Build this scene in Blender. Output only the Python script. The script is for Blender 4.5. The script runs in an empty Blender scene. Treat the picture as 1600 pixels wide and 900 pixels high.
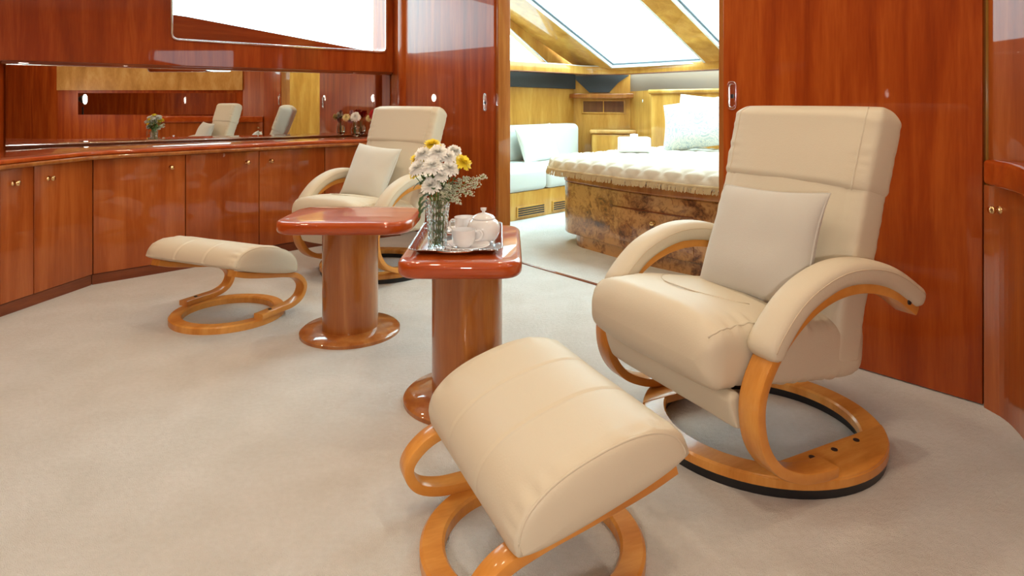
import bpy, bmesh, math, random
from mathutils import Vector, Matrix, noise
random.seed(7)
C = bpy.context.scene.collection
PI = math.pi

# ---------------------------------------------------------------- camera, world, exposure
cam = bpy.data.cameras.new('camera'); cam.sensor_width = 36; cam.lens = 22.5; cam.shift_y = -290/1600
cam.clip_start = 0.05
co = bpy.data.objects.new('camera', cam); C.objects.link(co)
co.location = (0, 0, 1.0); co.rotation_euler = (PI/2, 0, 0)
sc = bpy.context.scene; sc.camera = co
sc.view_settings.view_transform = 'Standard'; sc.view_settings.look = 'None'
sc.view_settings.gamma = 1; sc.view_settings.exposure = 0.0
w = bpy.data.worlds.new('sky'); sc.world = w; w.use_nodes = True
bg = w.node_tree.nodes['Background']
bg.inputs[0].default_value = (0.70, 0.94, 1.0, 1)
# overcast sky: the zenith is about three times as bright as the horizon
_nt = w.node_tree; _tc = _nt.nodes.new('ShaderNodeTexCoord'); _sx = _nt.nodes.new('ShaderNodeSeparateXYZ'); _mr = _nt.nodes.new('ShaderNodeMapRange')
_mr.inputs['From Min'].default_value = 0; _mr.inputs['From Max'].default_value = 1; _mr.inputs['To Min'].default_value = 5.0; _mr.inputs['To Max'].default_value = 15.0
_nt.links.new(_tc.outputs['Generated'], _sx.inputs[0]); _nt.links.new(_sx.outputs['Z'], _mr.inputs['Value']); _nt.links.new(_mr.outputs[0], bg.inputs[1])
LAMP_POWER = 3.9

# ---------------------------------------------------------------- materials
def new_mat(name, color, rough=0.5, metal=0.0, coat=0.0, spec=0.5):
    m = bpy.data.materials.new(name); m.use_nodes = True
    b = m.node_tree.nodes['Principled BSDF']
    b.inputs['Base Color'].default_value = (*color, 1); b.inputs['Roughness'].default_value = rough
    b.inputs['Metallic'].default_value = metal; b.inputs['Coat Weight'].default_value = coat
    b.inputs['Coat Roughness'].default_value = 0.02; b.inputs['Specular IOR Level'].default_value = spec
    return m, m.node_tree, b

def ramp(nt, stops):
    r = nt.nodes.new('ShaderNodeValToRGB'); e = r.color_ramp.elements
    while len(e) < len(stops): e.new(0.5)
    for k, (p, c) in enumerate(stops):
        e[k].position = p; e[k].color = (*c, 1)
    return r

def noise_tex(nt, scale, vec=(1, 1, 1), detail=4, dist=0.0, rough=0.5):
    tc = nt.nodes.new('ShaderNodeTexCoord'); mp = nt.nodes.new('ShaderNodeMapping')
    mp.inputs['Scale'].default_value = vec
    n = nt.nodes.new('ShaderNodeTexNoise'); n.inputs['Scale'].default_value = scale
    n.inputs['Detail'].default_value = detail; n.inputs['Distortion'].default_value = dist
    n.inputs['Roughness'].default_value = rough
    nt.links.new(tc.outputs['Object'], mp.inputs[0]); nt.links.new(mp.outputs[0], n.inputs['Vector'])
    return n

def bump(nt, b, src, strength, distance=0.01):
    bp = nt.nodes.new('ShaderNodeBump'); bp.inputs['Strength'].default_value = strength
    bp.inputs['Distance'].default_value = distance
    nt.links.new(src, bp.inputs['Height']); nt.links.new(bp.outputs[0], b.inputs['Normal'])

def wood(name, dark, mid, light, vec=(9, 9, .7), rough=.35, coat=1.0, scale=1.6, dist=.6, coatr=.02):
    m, nt, b = new_mat(name, mid, rough, coat=coat, spec=.15); b.inputs['Coat Roughness'].default_value = coatr
    n1 = noise_tex(nt, scale, vec, 6, dist); n2 = noise_tex(nt, scale*9, (vec[0], vec[1], vec[2]), 3, .2)
    n3 = noise_tex(nt, 1.3, (1, 1, .6), 2)
    mx = nt.nodes.new('ShaderNodeMath'); mx.operation = 'MULTIPLY_ADD'; mx.inputs[1].default_value = .25
    nt.links.new(n2.outputs[0], mx.inputs[0]); nt.links.new(n1.outputs[0], mx.inputs[2])
    m3 = nt.nodes.new('ShaderNodeMath'); m3.operation = 'MULTIPLY_ADD'; m3.inputs[1].default_value = .35
    nt.links.new(n3.outputs[0], m3.inputs[0]); nt.links.new(mx.outputs[0], m3.inputs[2])
    r = ramp(nt, [(.55, dark), (.8, mid), (1.0, light)])
    nt.links.new(m3.outputs[0], r.inputs[0]); nt.links.new(r.outputs[0], b.inputs['Base Color'])
    return m

M = {}
M['cherry'] = wood('cherry_gloss', (.23, .032, .004), (.34, .055, .006), (.45, .095, .012), coat=.6)
M['cherry_h'] = wood('cherry_gloss_horizontal', (.20, .03, .005), (.30, .052, .008), (.38, .08, .014), coat=.6, vec=(.7, .7, 9))
M['cabinet'] = wood('cabinet_cherry', (.27, .052, .008), (.38, .086, .014), (.48, .13, .026))
M['tabletop'] = wood('tabletop_cherry', (.32, .042, .004), (.44, .070, .007), (.52, .11, .014), vec=(1.2, 7, 7), coatr=.01)
M['column'] = wood('column_cherry', (.26, .07, .013), (.36, .12, .025), (.46, .18, .045), rough=.3)
M['honey'] = wood('honey_bentwood', (.52, .19, .03), (.66, .28, .055), (.76, .37, .09), vec=(6, 1.2, 1.2), rough=.33, coat=.5, coatr=.12, scale=2.5)
M['satin'] = wood('satin_maple', (.42, .19, .030), (.56, .28, .055), (.66, .38, .09), vec=(5, 5, .8), rough=.35, coat=.8, coatr=.05)
M['valance'] = wood('satin_valance', (.42, .20, .045), (.58, .30, .08), (.70, .42, .14), vec=(4, 4, 1.5), rough=.35, coat=.7)
M['socle'] = wood('dark_plinth', (.13, .025, .006), (.19, .042, .010), (.26, .065, .018), vec=(.8, .8, 8))

def burl():
    m, nt, b = new_mat('burl_walnut', (.3, .15, .06), .3, coat=1.0)
    n1 = noise_tex(nt, 22, (1, 1, 1), 8, 1.6, .65); n2 = noise_tex(nt, 7, (1, 1, 1), 3, .6)
    mx = nt.nodes.new('ShaderNodeMath'); mx.operation = 'MULTIPLY'
    nt.links.new(n1.outputs[0], mx.inputs[0]); nt.links.new(n2.outputs[0], mx.inputs[1])
    r = ramp(nt, [(.14, (.07, .02, .006)), (.20, (.27, .11, .032)), (.29, (.50, .26, .09))])
    nt.links.new(mx.outputs[0], r.inputs[0]); nt.links.new(r.outputs[0], b.inputs['Base Color'])
    return m
M['burl'] = burl()

def leather(name, col, bs=.12):
    m, nt, b = new_mat(name, col, .48, spec=.35)
    n = noise_tex(nt, 260, (1, 1, 1), 3); n2 = noise_tex(nt, 14, (1, 1, 1), 3)
    ad = nt.nodes.new('ShaderNodeMath'); ad.operation = 'MULTIPLY_ADD'; ad.inputs[1].default_value = 2.5
    nt.links.new(n2.outputs[0], ad.inputs[0]); nt.links.new(n.outputs[0], ad.inputs[2])
    bump(nt, b, ad.outputs[0], bs, .003)
    return m
M['leather'] = leather('cream_leather', (.64, .57, .445))
M['seam'], _, _ = new_mat('cream_stitching', (.62, .52, .38), .7)
M['sofa'] = leather('white_leather', (.62, .64, .60))

def fabric(name, col, sc_=500, st=.25):
    m, nt, b = new_mat(name, col, .85, spec=.2); b.inputs['Sheen Weight'].default_value = .3
    n = noise_tex(nt, sc_, (1, 1, 1), 2); n2 = noise_tex(nt, 12, (1, 1, 1), 3)
    ad = nt.nodes.new('ShaderNodeMath'); ad.operation = 'MULTIPLY_ADD'; ad.inputs[1].default_value = 1.5
    nt.links.new(n2.outputs[0], ad.inputs[0]); nt.links.new(n.outputs[0], ad.inputs[2])
    bump(nt, b, ad.outputs[0], st, .003)
    return m
M['pillow'] = fabric('pale_suede', (.54, .52, .48))
M['white_pillow'] = fabric('white_cotton', (.66, .67, .62))
def pattern_fab():
    m, nt, b = new_mat('patterned_cotton', (.8, .8, .75), .85, spec=.2)
    n = noise_tex(nt, 9, (1, 1, 1), 3, 1.8); n2 = nt.nodes.new('ShaderNodeMath'); n2.operation = 'PINGPONG'; n2.inputs[1].default_value = .06
    nt.links.new(n.outputs[0], n2.inputs[0])
    r = ramp(nt, [(.012, (.40, .46, .50)), (.022, (.64, .65, .60))]); nt.links.new(n2.outputs[0], r.inputs[0]); nt.links.new(r.outputs[0], b.inputs['Base Color'])
    return m
M['pattern_pillow'] = pattern_fab()
M['quilt'] = fabric('ivory_quilt', (.60, .55, .46), 300, .2)
M['fringe'] = fabric('gold_fringe', (.50, .38, .22), 300, .3)

def carpet():
    m, nt, b = new_mat('cream_carpet', (.7, .65, .55), .95, spec=.1)
    n = noise_tex(nt, 420, (1, 1, 1), 2); n2 = noise_tex(nt, 5, (1, 1, 1), 5, .4); n3 = noise_tex(nt, 60, (1, 1, 1), 3)
    ad = nt.nodes.new('ShaderNodeMath'); ad.operation = 'MULTIPLY_ADD'; ad.inputs[1].default_value = .5
    nt.links.new(n3.outputs[0], ad.inputs[0]); nt.links.new(n2.outputs[0], ad.inputs[2])
    r = ramp(nt, [(.40, (.74, .71, .66)), (1.0, (.86, .84, .81))])
    nt.links.new(ad.outputs[0], r.inputs[0]); nt.links.new(r.outputs[0], b.inputs['Base Color'])
    a2 = nt.nodes.new('ShaderNodeMath'); a2.operation = 'MULTIPLY_ADD'; a2.inputs[1].default_value = 1.0
    nt.links.new(n3.outputs[0], a2.inputs[0]); nt.links.new(n.outputs[0], a2.inputs[2])
    bump(nt, b, a2.outputs[0], .8, .012)
    b.inputs['Sheen Weight'].default_value = .2
    return m
M['carpet'] = carpet()
M['ceiling'], _, _ = new_mat('cream_headliner', (.78, .74, .66), .8)
M['mirror'], _, _ = new_mat('mirror_glass', (.80, .79, .76), .0, 1.0)
M['brass'], _, _ = new_mat('brass', (.86, .62, .30), .15, 1.0)
M['chrome'], _, _ = new_mat('chrome', (.82, .82, .82), .12, 1.0)
M['black'], _, _ = new_mat('black_plastic', (.012, .012, .014), .4)
M['dark'], _, _ = new_mat('dark_blind_and_recess', (.035, .045, .055), .6)
M['porcelain'], _, _ = new_mat('white_porcelain', (.84, .82, .83), .15, coat=.5)
M['silver'], nt, b = new_mat('silver', (.80, .80, .82), .10, 1.0)
nn = noise_tex(nt, 40, (1, 1, 1), 3); bump(nt, b, nn.outputs[0], .15, .002)
M['gloss_panel'], _, _ = new_mat('grey_lacquer', (.30, .25, .20), .08, .0, coat=1)
M['white'], _, _ = new_mat('white_paint', (.80, .84, .86), .5)
M['petal_white'], _, _ = new_mat('white_petal', (.93, .92, .88), .6)
M['petal_yellow'], _, _ = new_mat('yellow_petal', (.95, .76, .05), .6)
M['petal_cream'], _, _ = new_mat('pale_yellow_petal', (.80, .68, .32), .6)
M['petal_red'], _, _ = new_mat('red_petal', (.50, .015, .015), .5)
M['petal_mauve'], _, _ = new_mat('mauve_petal', (.35, .16, .18), .6)
M['leaf'], nt, b = new_mat('leaf_green', (.06, .13, .03), .5)
M['stem'], _, _ = new_mat('stem_green', (.14, .25, .06), .5)
M['sprig'], _, _ = new_mat('pale_green_sprig', (.62, .64, .50), .7)

def glass(name, col=(1, 1, 1), rough=0.0, ior=1.5):
    m, nt, b = new_mat(name, col, rough)
    b.inputs['Transmission Weight'].default_value = 1; b.inputs['IOR'].default_value = ior
    return m
M['crystal'] = glass('crystal', (.95, .99, .98), ior=1.5)
M['water'] = glass('water', (.93, .98, .95), ior=1.33)
def pane_mat():
    m = bpy.data.materials.new('window_glass'); m.use_nodes = True; nt = m.node_tree; nt.nodes.clear()
    o = nt.nodes.new('ShaderNodeOutputMaterial'); mx = nt.nodes.new('ShaderNodeMixShader')
    t = nt.nodes.new('ShaderNodeBsdfTransparent'); g = nt.nodes.new('ShaderNodeBsdfGlossy')
    t.inputs[0].default_value = (.94, .98, .98, 1); g.inputs['Roughness'].default_value = 0.0
    mx.inputs[0].default_value = .05
    nt.links.new(t.outputs[0], mx.inputs[1]); nt.links.new(g.outputs[0], mx.inputs[2]); nt.links.new(mx.outputs[0], o.inputs[0])
    return m
M['pane'] = pane_mat()
def emit(name, col, s):
    m = bpy.data.materials.new(name); m.use_nodes = True; nt = m.node_tree; nt.nodes.clear()
    o = nt.nodes.new('ShaderNodeOutputMaterial'); e = nt.nodes.new('ShaderNodeEmission')
    e.inputs[0].default_value = (*col, 1); e.inputs[1].default_value = s; nt.links.new(e.outputs[0], o.inputs[0])
    return m
M['studio'] = emit('studio_glow', (1, .90, .76), 30)
M['lamp'] = emit('lamp_glow', (1, .84, .62), 14)

# ---------------------------------------------------------------- helpers
def tag(o, label=None, cat=None, group=None, kind=None):
    if label: o['label'] = label
    if cat: o['category'] = cat
    if group: o['group'] = group
    if kind: o['kind'] = kind
    return o

def thing(name, label, cat, loc=(0, 0, 0), rz=0, group=None):
    o = bpy.data.objects.new(name, None); C.objects.link(o); o.empty_display_size = .1
    o.location = loc; o.rotation_euler = (0, 0, rz)
    return tag(o, label, cat, group)

def mo(name, verts, faces, mat, parent=None, smooth=True, sharp=None):
    me = bpy.data.meshes.new(name); me.from_pydata([tuple(v) for v in verts], [], faces); me.update()
    bm = bmesh.new(); bm.from_mesh(me); bmesh.ops.recalc_face_normals(bm, faces=bm.faces); bm.to_mesh(me); bm.free()
    return link(name, me, mat, parent, smooth, sharp)

def link(name, me, mat, parent=None, smooth=True, sharp=None):
    if mat and not me.materials: me.materials.append(mat)
    for p in me.polygons: p.use_smooth = smooth
    if smooth and sharp: me.set_sharp_from_angle(angle=math.radians(sharp))
    o = bpy.data.objects.new(name, me); C.objects.link(o)
    if parent: o.parent = parent
    return o

def struct(o): o['kind'] = 'structure'; return o

def copy_tree(o, parent=None):
    c = o.copy(); C.objects.link(c); c.parent = parent
    for ch in list(o.children): copy_tree(ch, c)
    return c

def cr(pts, n):
    """Catmull-Rom through pts"""
    P = [Vector(p) for p in pts]; P = [2*P[0]-P[1]] + P + [2*P[-1]-P[-2]]; out = []
    for i in range(1, len(P)-2):
        for k in range(n):
            t = k/n; a, b, c, d = P[i-1], P[i], P[i+1], P[i+2]
            out.append(.5*((2*b)+(c-a)*t+(2*a-5*b+4*c-d)*t*t+(3*b-a-3*c+d)*t**3))
    out.append(P[-2]); return out

def frames(path, up=Vector((0, 0, 1)), closed=False):
    n = len(path); out = []
    for i, p in enumerate(path):
        a = path[(i-1) % n] if closed or i > 0 else p; b = path[(i+1) % n] if closed or i < n-1 else p
        t = (b-a).normalized(); s = t.cross(up)
        if s.length < 1e-4: s = t.cross(Vector((1, 0, 0)))
        s.normalize(); out.append((p, s, s.cross(t).normalized()))
    return out

def sweep(path, section, up=Vector((0, 0, 1)), closed=False, scale=None):
    """section: list of (a, b) in (side, up) axes"""
    path = [Vector(p) for p in path]; F = frames(path, up, closed); V = []; Fc = []; m = len(section)
    for i, (p, s, u) in enumerate(F):
        k = scale(i/(len(F)-1)) if scale else 1
        for a, b in section: V.append(p+s*a*k+u*b*k)
    n = len(F)
    for i in range(n if closed else n-1):
        j = (i+1) % n
        for k in range(m):
            l = (k+1) % m; Fc.append((i*m+k, i*m+l, j*m+l, j*m+k))
    if not closed:
        Fc.append(tuple(range(m))[::-1]); Fc.append(tuple((n-1)*m+k for k in range(m)))
    return V, Fc

def circ(r, n=8): return [(r*math.cos(2*PI*k/n), r*math.sin(2*PI*k/n)) for k in range(n)]
def rrect(a, b, r, n=3):
    """half sizes a, b with corner radius r"""
    out = []
    for cx, cy, t0 in ((a-r, b-r, 0), (-a+r, b-r, 90), (-a+r, -b+r, 180), (a-r, -b+r, 270)):
        for k in range(n+1):
            t = math.radians(t0+90*k/n); out.append((cx+r*math.cos(t), cy+r*math.sin(t)))
    return out

def tube(name, pts, r, mat, parent=None, n=8, closed=False, up=Vector((0, 0, 1))):
    V, F = sweep(pts, circ(r, n), up, closed); return mo(name, V, F, mat, parent)

def lathe(profile, n=32, c=(0, 0, 0), sx=1, sy=1, fn=None):
    V = []; F = []; m = len(profile)
    for k in range(n):
        t = 2*PI*k/n
        for i, (r, z) in enumerate(profile):
            rr = fn(r, z, t) if fn else r
            V.append((c[0]+rr*math.cos(t)*sx, c[1]+rr*math.sin(t)*sy, c[2]+z))
    for k in range(n):
        l = (k+1) % n
        for i in range(m-1): F.append((k*m+i, l*m+i, l*m+i+1, k*m+i+1))
    if profile[0][0] > 1e-5: pass
    return V, F

def lob(name, profile, mat, parent=None, n=32, c=(0, 0, 0), sx=1, sy=1, fn=None, sharp=40):
    V, F = lathe(profile, n, c, sx, sy, fn)
    me = bpy.data.meshes.new(name); me.from_pydata(V, [], F)
    bm = bmesh.new(); bm.from_mesh(me); bmesh.ops.remove_doubles(bm, verts=bm.verts, dist=1e-5)
    bmesh.ops.recalc_face_normals(bm, faces=bm.faces); bm.to_mesh(me); bm.free()
    return link(name, me, mat, parent, True, sharp)

def surf(S, nu, nv, closeu=True, name='surface', mat=None, parent=None, cap=True, sharp=None):
    """S(a, s): a around (closed), s along; both 0..1"""
    V = [S(i/nu if closeu else i/(nu-1), j/(nv-1)) for j in range(nv) for i in range(nu)]; F = []
    for j in range(nv-1):
        for i in range(nu if closeu else nu-1):
            k = (i+1) % nu; F.append((j*nu+i, j*nu+k, (j+1)*nu+k, (j+1)*nu+i))
    if cap and closeu: F.append(tuple(range(nu))); F.append(tuple((nv-1)*nu+k for k in range(nu)))
    return mo(name, V, F, mat, parent, True, sharp)

def rbox(name, lo, hi, mat, parent=None, bev=.006, seg=2, mat4=None):
    bm = bmesh.new(); bmesh.ops.create_cube(bm, size=1)
    for v in bm.verts:
        v.co = Vector([lo[i]+(v.co[i]+.5)*(hi[i]-lo[i]) for i in range(3)])
    if bev: bmesh.ops.bevel(bm, geom=bm.edges[:], offset=bev, segments=seg, affect='EDGES', profile=.5)
    if mat4: bmesh.ops.transform(bm, matrix=mat4, verts=bm.verts)
    me = bpy.data.meshes.new(name); bm.to_mesh(me); bm.free()
    return link(name, me, mat, parent, bev > 0, 50)

def plate(name, outer, holes, z0, z1, mat, parent=None, m4=None, bev=0.0, smooth=False, res=3):
    """2D outline with holes, extruded z0..z1, then placed by m4"""
    cu = bpy.data.curves.new(name+'_outline', 'CURVE'); cu.dimensions = '2D'; cu.fill_mode = 'BOTH'
    cu.extrude = max((z1-z0)/2-bev, 1e-5); cu.bevel_depth = bev; cu.bevel_resolution = res; cu.offset = -bev
    for loop in [outer]+list(holes):
        s = cu.splines.new('POLY'); s.points.add(len(loop)-1); s.use_cyclic_u = True
        for p, q in zip(s.points, loop): p.co = (q[0], q[1], 0, 1)
    t = bpy.data.objects.new('outline_tmp', cu); C.objects.link(t)
    dg = bpy.context.evaluated_depsgraph_get(); dg.update()
    me = bpy.data.meshes.new_from_object(t.evaluated_get(dg)); bpy.data.objects.remove(t); bpy.data.curves.remove(cu)
    me.name = name
    me.transform(Matrix.Translation((0, 0, (z0+z1)/2)))
    if m4: me.transform(m4)
    bm = bmesh.new(); bm.from_mesh(me); bmesh.ops.remove_doubles(bm, verts=bm.verts, dist=1e-5); bm.to_mesh(me); bm.free()
    me.materials.clear()
    return link(name, me, mat, parent, bev > 0, 35)

def rpoly(pts, r, n=6):
    """round the corners of a polygon"""
    out = []; N = len(pts)
    for i in range(N):
        p = Vector(pts[i]); a = Vector(pts[i-1]); b = Vector(pts[(i+1) % N]); rr = r[i] if isinstance(r, (list, tuple)) else r
        if rr <= 0: out.append(tuple(p)); continue
        A = p+(a-p).normalized()*rr; B = p+(b-p).normalized()*rr
        for k in range(n+1):
            t = k/n; out.append(tuple((1-t)**2*A+2*t*(1-t)*p+t*t*B))
    return out

def wallm(p, q, z=0):
    """frame: local x from p to q, local y up, local z = right-hand side normal (x cross y)"""
    p = Vector((*p, z)); d = (Vector((*q, z))-p).normalized(); up = Vector((0, 0, 1)); nrm = d.cross(up)
    m = Matrix((( d.x, up.x, nrm.x, p.x), (d.y, up.y, nrm.y, p.y), (d.z, up.z, nrm.z, p.z), (0, 0, 0, 1)))
    return m, (Vector((*q, z))-p).length

def wall(name, p, q, z0, z1, th, mat, holes=(), parent=None, back=True):
    """face lies on the line p->q, body behind it (away from the normal)"""
    m, L = wallm(p, q)
    o = plate(name, [(0, z0), (L, z0), (L, z1), (0, z1)], holes, -th, 0, mat, parent, m)
    if not parent: struct(o)
    return o

# ---------------------------------------------------------------- room shell
H = 2.28
NM = Vector((-math.sin(math.radians(36.8)), math.cos(math.radians(36.8)))); CM = 4.87      # plane of the long mirror
DM = Vector((NM.y, -NM.x))
def on_mirror(u, off=0.0):
    r = Vector(((u-800)/1000, 1)); return r*((CM-off)/NM.dot(r))
BL = Vector((-.114, 4.065)); BR = Vector((.932, 2.825)); BD = (BR-BL).normalized(); BN = Vector((BD.y, -BD.x))  # bulkhead; BN faces saloon
if BN.y > 0: BN = -BN
CR = Vector((1.551, 2.11))
def isect(p, d, q, e):
    k = ((q.x-p.x)*e.y-(q.y-p.y)*e.x)/(d.x*e.y-d.y*e.x); return p+d*k
CL = on_mirror(610)            # corner of bulkhead and mirror wall
LD = (BL-CL).normalized()
ML = on_mirror(2)                        # left end of mirror wall

fl = plate('floor', [(-3.6, -2.6), (2.2, -2.6), (4.6, 1.0), (4.6, 5.5), (2.6, 8.2), (-1.2, 8.2), (-3.6, 5.5)], [], -.05, 0, M['carpet'])
struct(fl)
struct(plate('ceiling', [(-3.6, -2.6), (2.4, -2.6), tuple(CR+BD*1.2), tuple(CL-LD*.04), tuple(ML+NM*.1), (-3.1, 3.5)], [], H, H+.05, M['ceiling']))

# left wall above the mirror with the big window
pL, pR = ML-NM*.05, CL-NM*.05
m4, LW = wallm(pL, pR)
def wx(u):                               # abscissa along that wall of a sight line
    r = Vector(((u-800)/1000, 1)); q = r*((CM-.05)/NM.dot(r)); return (q-pL).dot(DM)
x0, x1 = wx(268), wx(603)
hole = rpoly([(x0, 1.425), (x1, 1.41), (x1, 2.06), (x0, 2.06)], .045)
# (wall runs left to right: its normal is toward the saloon)
wl = plate('wall_left', [(-.15, 1.245), (LW+.10, 1.245), (LW+.10, H), (-.15, H)], [hole], -.25, 0, M['cherry'], None, m4, bev=0); struct(wl)
win = struct(mo('window_1', *sweep([m4 @ Vector((x, y, .004)) for x, y in hole], rrect(.007, .007, .003), up=Vector((-NM.x, -NM.y, 0)), closed=True), M['chrome']))
plate('pane', rpoly([(x0, 1.425), (x1, 1.41), (x1, 2.06), (x0, 2.06)], .05), [], -.17, -.165, M['pane'], win, m4)
wedge = plate('window_apron', [(x0-.01, 1.40), (x1+.01, 1.40), (x1+.01, 1.412), (x0+.12, 1.60), (x0-.01, 1.61)], [], -.15, -.13, M['cherry_h'], win, m4)
struct(plate('trim_1', [(0, 1.228), (LW-.02, 1.228), (LW-.02, 1.25), (0, 1.25)], [], -.06, .012, M['socle'], None, m4, bev=.004))
# wall behind the mirror
wb = wall('wall_left', tuple(ML+NM*.03-DM*.15), tuple(CL+NM*.03+DM*.12), 0, 1.26, .05, M['cherry'])
mm, LM = wallm(ML+DM*.02, CL-DM*.005)
mir = plate('wall_mirror', [(0, .742), (LM, .742), (LM, 1.236), (0, 1.236)], [], -.01, 0, M['mirror'], None, mm)
tag(mir, 'long mirror panel above the curved worktop', 'mirror')
mir.name = 'wall_mirror_panel'
for z in (.742, 1.230):
    plate('mirror_edge', [(0, z-.004), (LM, z-.004), (LM, z+.003), (0, z+.003)], [], 0, .004, M['chrome'], mir, mm, bev=.001)
# corner post between mirror wall and bulkhead
cp = CL+LD*.24+Vector((.03, .04))
o = lob('trim_2', [(.0, .735), (.08, .735), (.08, H), (0, H)], M['cherry'], None, 32, (cp.x, cp.y, 0)); struct(o)

# bulkhead: two sliding leaves, jambs, header
bw = wall('wall_bulkhead', tuple(CL-LD*.08+(-BN)*.05), tuple(BL-BD*.02-BN*.05), 0, H+.05, .05, M['satin'])
bw2 = wall('wall_bulkhead', tuple(BR+BD*.02-BN*.05), tuple(CR+BD*1.4-BN*.05), 0, H+.05, .05, M['satin'])
bh = wall('wall_bulkhead', tuple(BL-BD*.02-BN*.05), tuple(BR+BD*.02-BN*.05), 2.12, H+.05, .05, M['cherry'])
def leaf(name, p, q, hx, hz, hw, hh):
    m, L = wallm(p, q)
    o = struct(plate(name, [(0, .004), (L, .004), (L, 2.2), (0, 2.2)], [], -.045, 0, M['cherry'], None, m, bev=.003))
    h = plate('door_handle', rpoly([(hx-hw, hz-hh), (hx+hw, hz-hh), (hx+hw, hz+hh), (hx-hw, hz+hh)], hw*.98, 8),
              [rpoly([(hx-hw*.62, hz-hh*.8), (hx+hw*.62, hz-hh*.8), (hx+hw*.62, hz+hh*.8), (hx-hw*.62, hz+hh*.8)], hw*.6, 8)], 0, .007, M['chrome'], o, m, bev=.002)
    plate('recess_plate', rpoly([(hx-hw*.7, hz-hh*.85), (hx+hw*.7, hz-hh*.85), (hx+hw*.7, hz+hh*.85), (hx-hw*.7, hz+hh*.85)], hw*.6, 8), [], 0, .002, M['chrome'], h, m)
    plate('latch', rpoly([(hx-hw*.3, hz-.012), (hx+hw*.3, hz-.012), (hx+hw*.3, hz+.006), (hx-hw*.3, hz+.006)], .004), [], .002, .006, M['black'], h, m)
    return o
pl0 = CL-LD*.04; ll = (BL-pl0).length
leaf('door_1', tuple(pl0), tuple(BL), ll-.10, 1.0, .018, .058)
lr = (CR-BR).length
leaf('door_2', tuple(BR), tuple(CR), .045, 1.03, .021, .062)
# jambs
for k, (p, s) in enumerate(((BL, 1), (BR, -1))):
    m, _ = wallm(tuple(p), tuple(p+BD*s*1.0)) if s > 0 else wallm(tuple(p-BD*.03), tuple(p))
    o = struct(plate('trim_%d' % (3+k), [(0, 0), (.03, 0), (.03, 2.2), (0, 2.2)], [], -.11, -.012, M['column'], None, m, bev=.003))
    if s > 0: plate('strike_plate', [(.004, .98), (.02, .98), (.02, 1.055), (.004, 1.055)], [], -.014, -.009, M['chrome'], o, m, bev=.001)
m, L = wallm(tuple(BL), tuple(BR))
struct(plate('trim_5', [(0, 0), (L, 0), (L, .006), (0, .006)], [], -.09, -.07, M['socle'], None, m))

# right side: wall behind the corner cabinet, running past the camera
RW = [CR+Vector((.02, 0)), Vector((1.62, 1.72)), Vector((.98, -.85)), Vector((.98, -2.4))]
wall('wall_right', tuple(RW[0]), tuple(RW[1]), 0, H, .08, M['cabinet'])
m, LR = wallm(RW[1], RW[2])
hr = rpoly([(.15, 1.42), (1.35, 1.42), (1.35, 1.72), (.15, 1.72)], .045)
struct(plate('wall_right', [(0, 0), (LR, 0), (LR, H), (0, H)], [hr], -.12, 0, M['cherry'], None, m))
struct(plate('trim_9', [(0, 1.17), (LR, 1.17), (LR, H), (0, H)], [[(x, y) for x, y in hr]], .001, .02, M['valance'], None, m))
w2 = struct(mo('window_2', *sweep([m @ Vector((x, y, .004)) for x, y in hr], rrect(.007, .007, .003), up=(m.to_3x3() @ Vector((0, 0, 1))), closed=True), M['chrome']))
plate('pane', hr, [], -.09, -.085, M['pane'], w2, m)
tag(plate('wall_mirror_panel', [(.1, .83), (LR-.3, .83), (LR-.3, 1.13), (.1, 1.13)], [], .001, .008, M['mirror'], None, m), 'low mirror panel on the right hand wall', 'mirror')
plate('window_apron', [(.14, 1.40), (1.36, 1.40), (1.36, 1.60), (.4, 1.42), (.14, 1.42)], [], -.08, -.06, M['cherry_h'], w2, m)
wall('wall_right', tuple(RW[2]), tuple(RW[3]), 0, H, .08, M['cherry'])
wall('wall_back', (.98, -2.4), (-3.0, -2.4), 0, H, .08, M['cabinet'])
wall('wall_side', (-3.0, -2.4), tuple(ML+Vector((.0, .1))), 0, H, .08, M['cherry'])

# ---------------------------------------------------------------- saloon cabinets on the left
A = [Vector(p) for p in ((-2.46, .9), (-2.374, 2.967), (-2.292, 3.50), (-1.307, 4.47), (-.83, 4.80))]
def knob(parent, m, x, z, r=.014):
    q = m @ Vector((x, z, 0)); n = (m.to_3x3() @ Vector((0, 0, 1)))
    V, F = lathe([(0, -.001), (.013, -.001), (.013, .002), (.006, .004), (.005, .014), (.011, .018), (r, .025), (.011, .031), (0, .033)], 16)
    rot = Vector((0, 0, 1)).rotation_difference(n).to_matrix().to_4x4()
    V = [q+(rot @ Vector(v)) for v in V]
    return mo('knob', V, F, M['brass'], parent)

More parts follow.
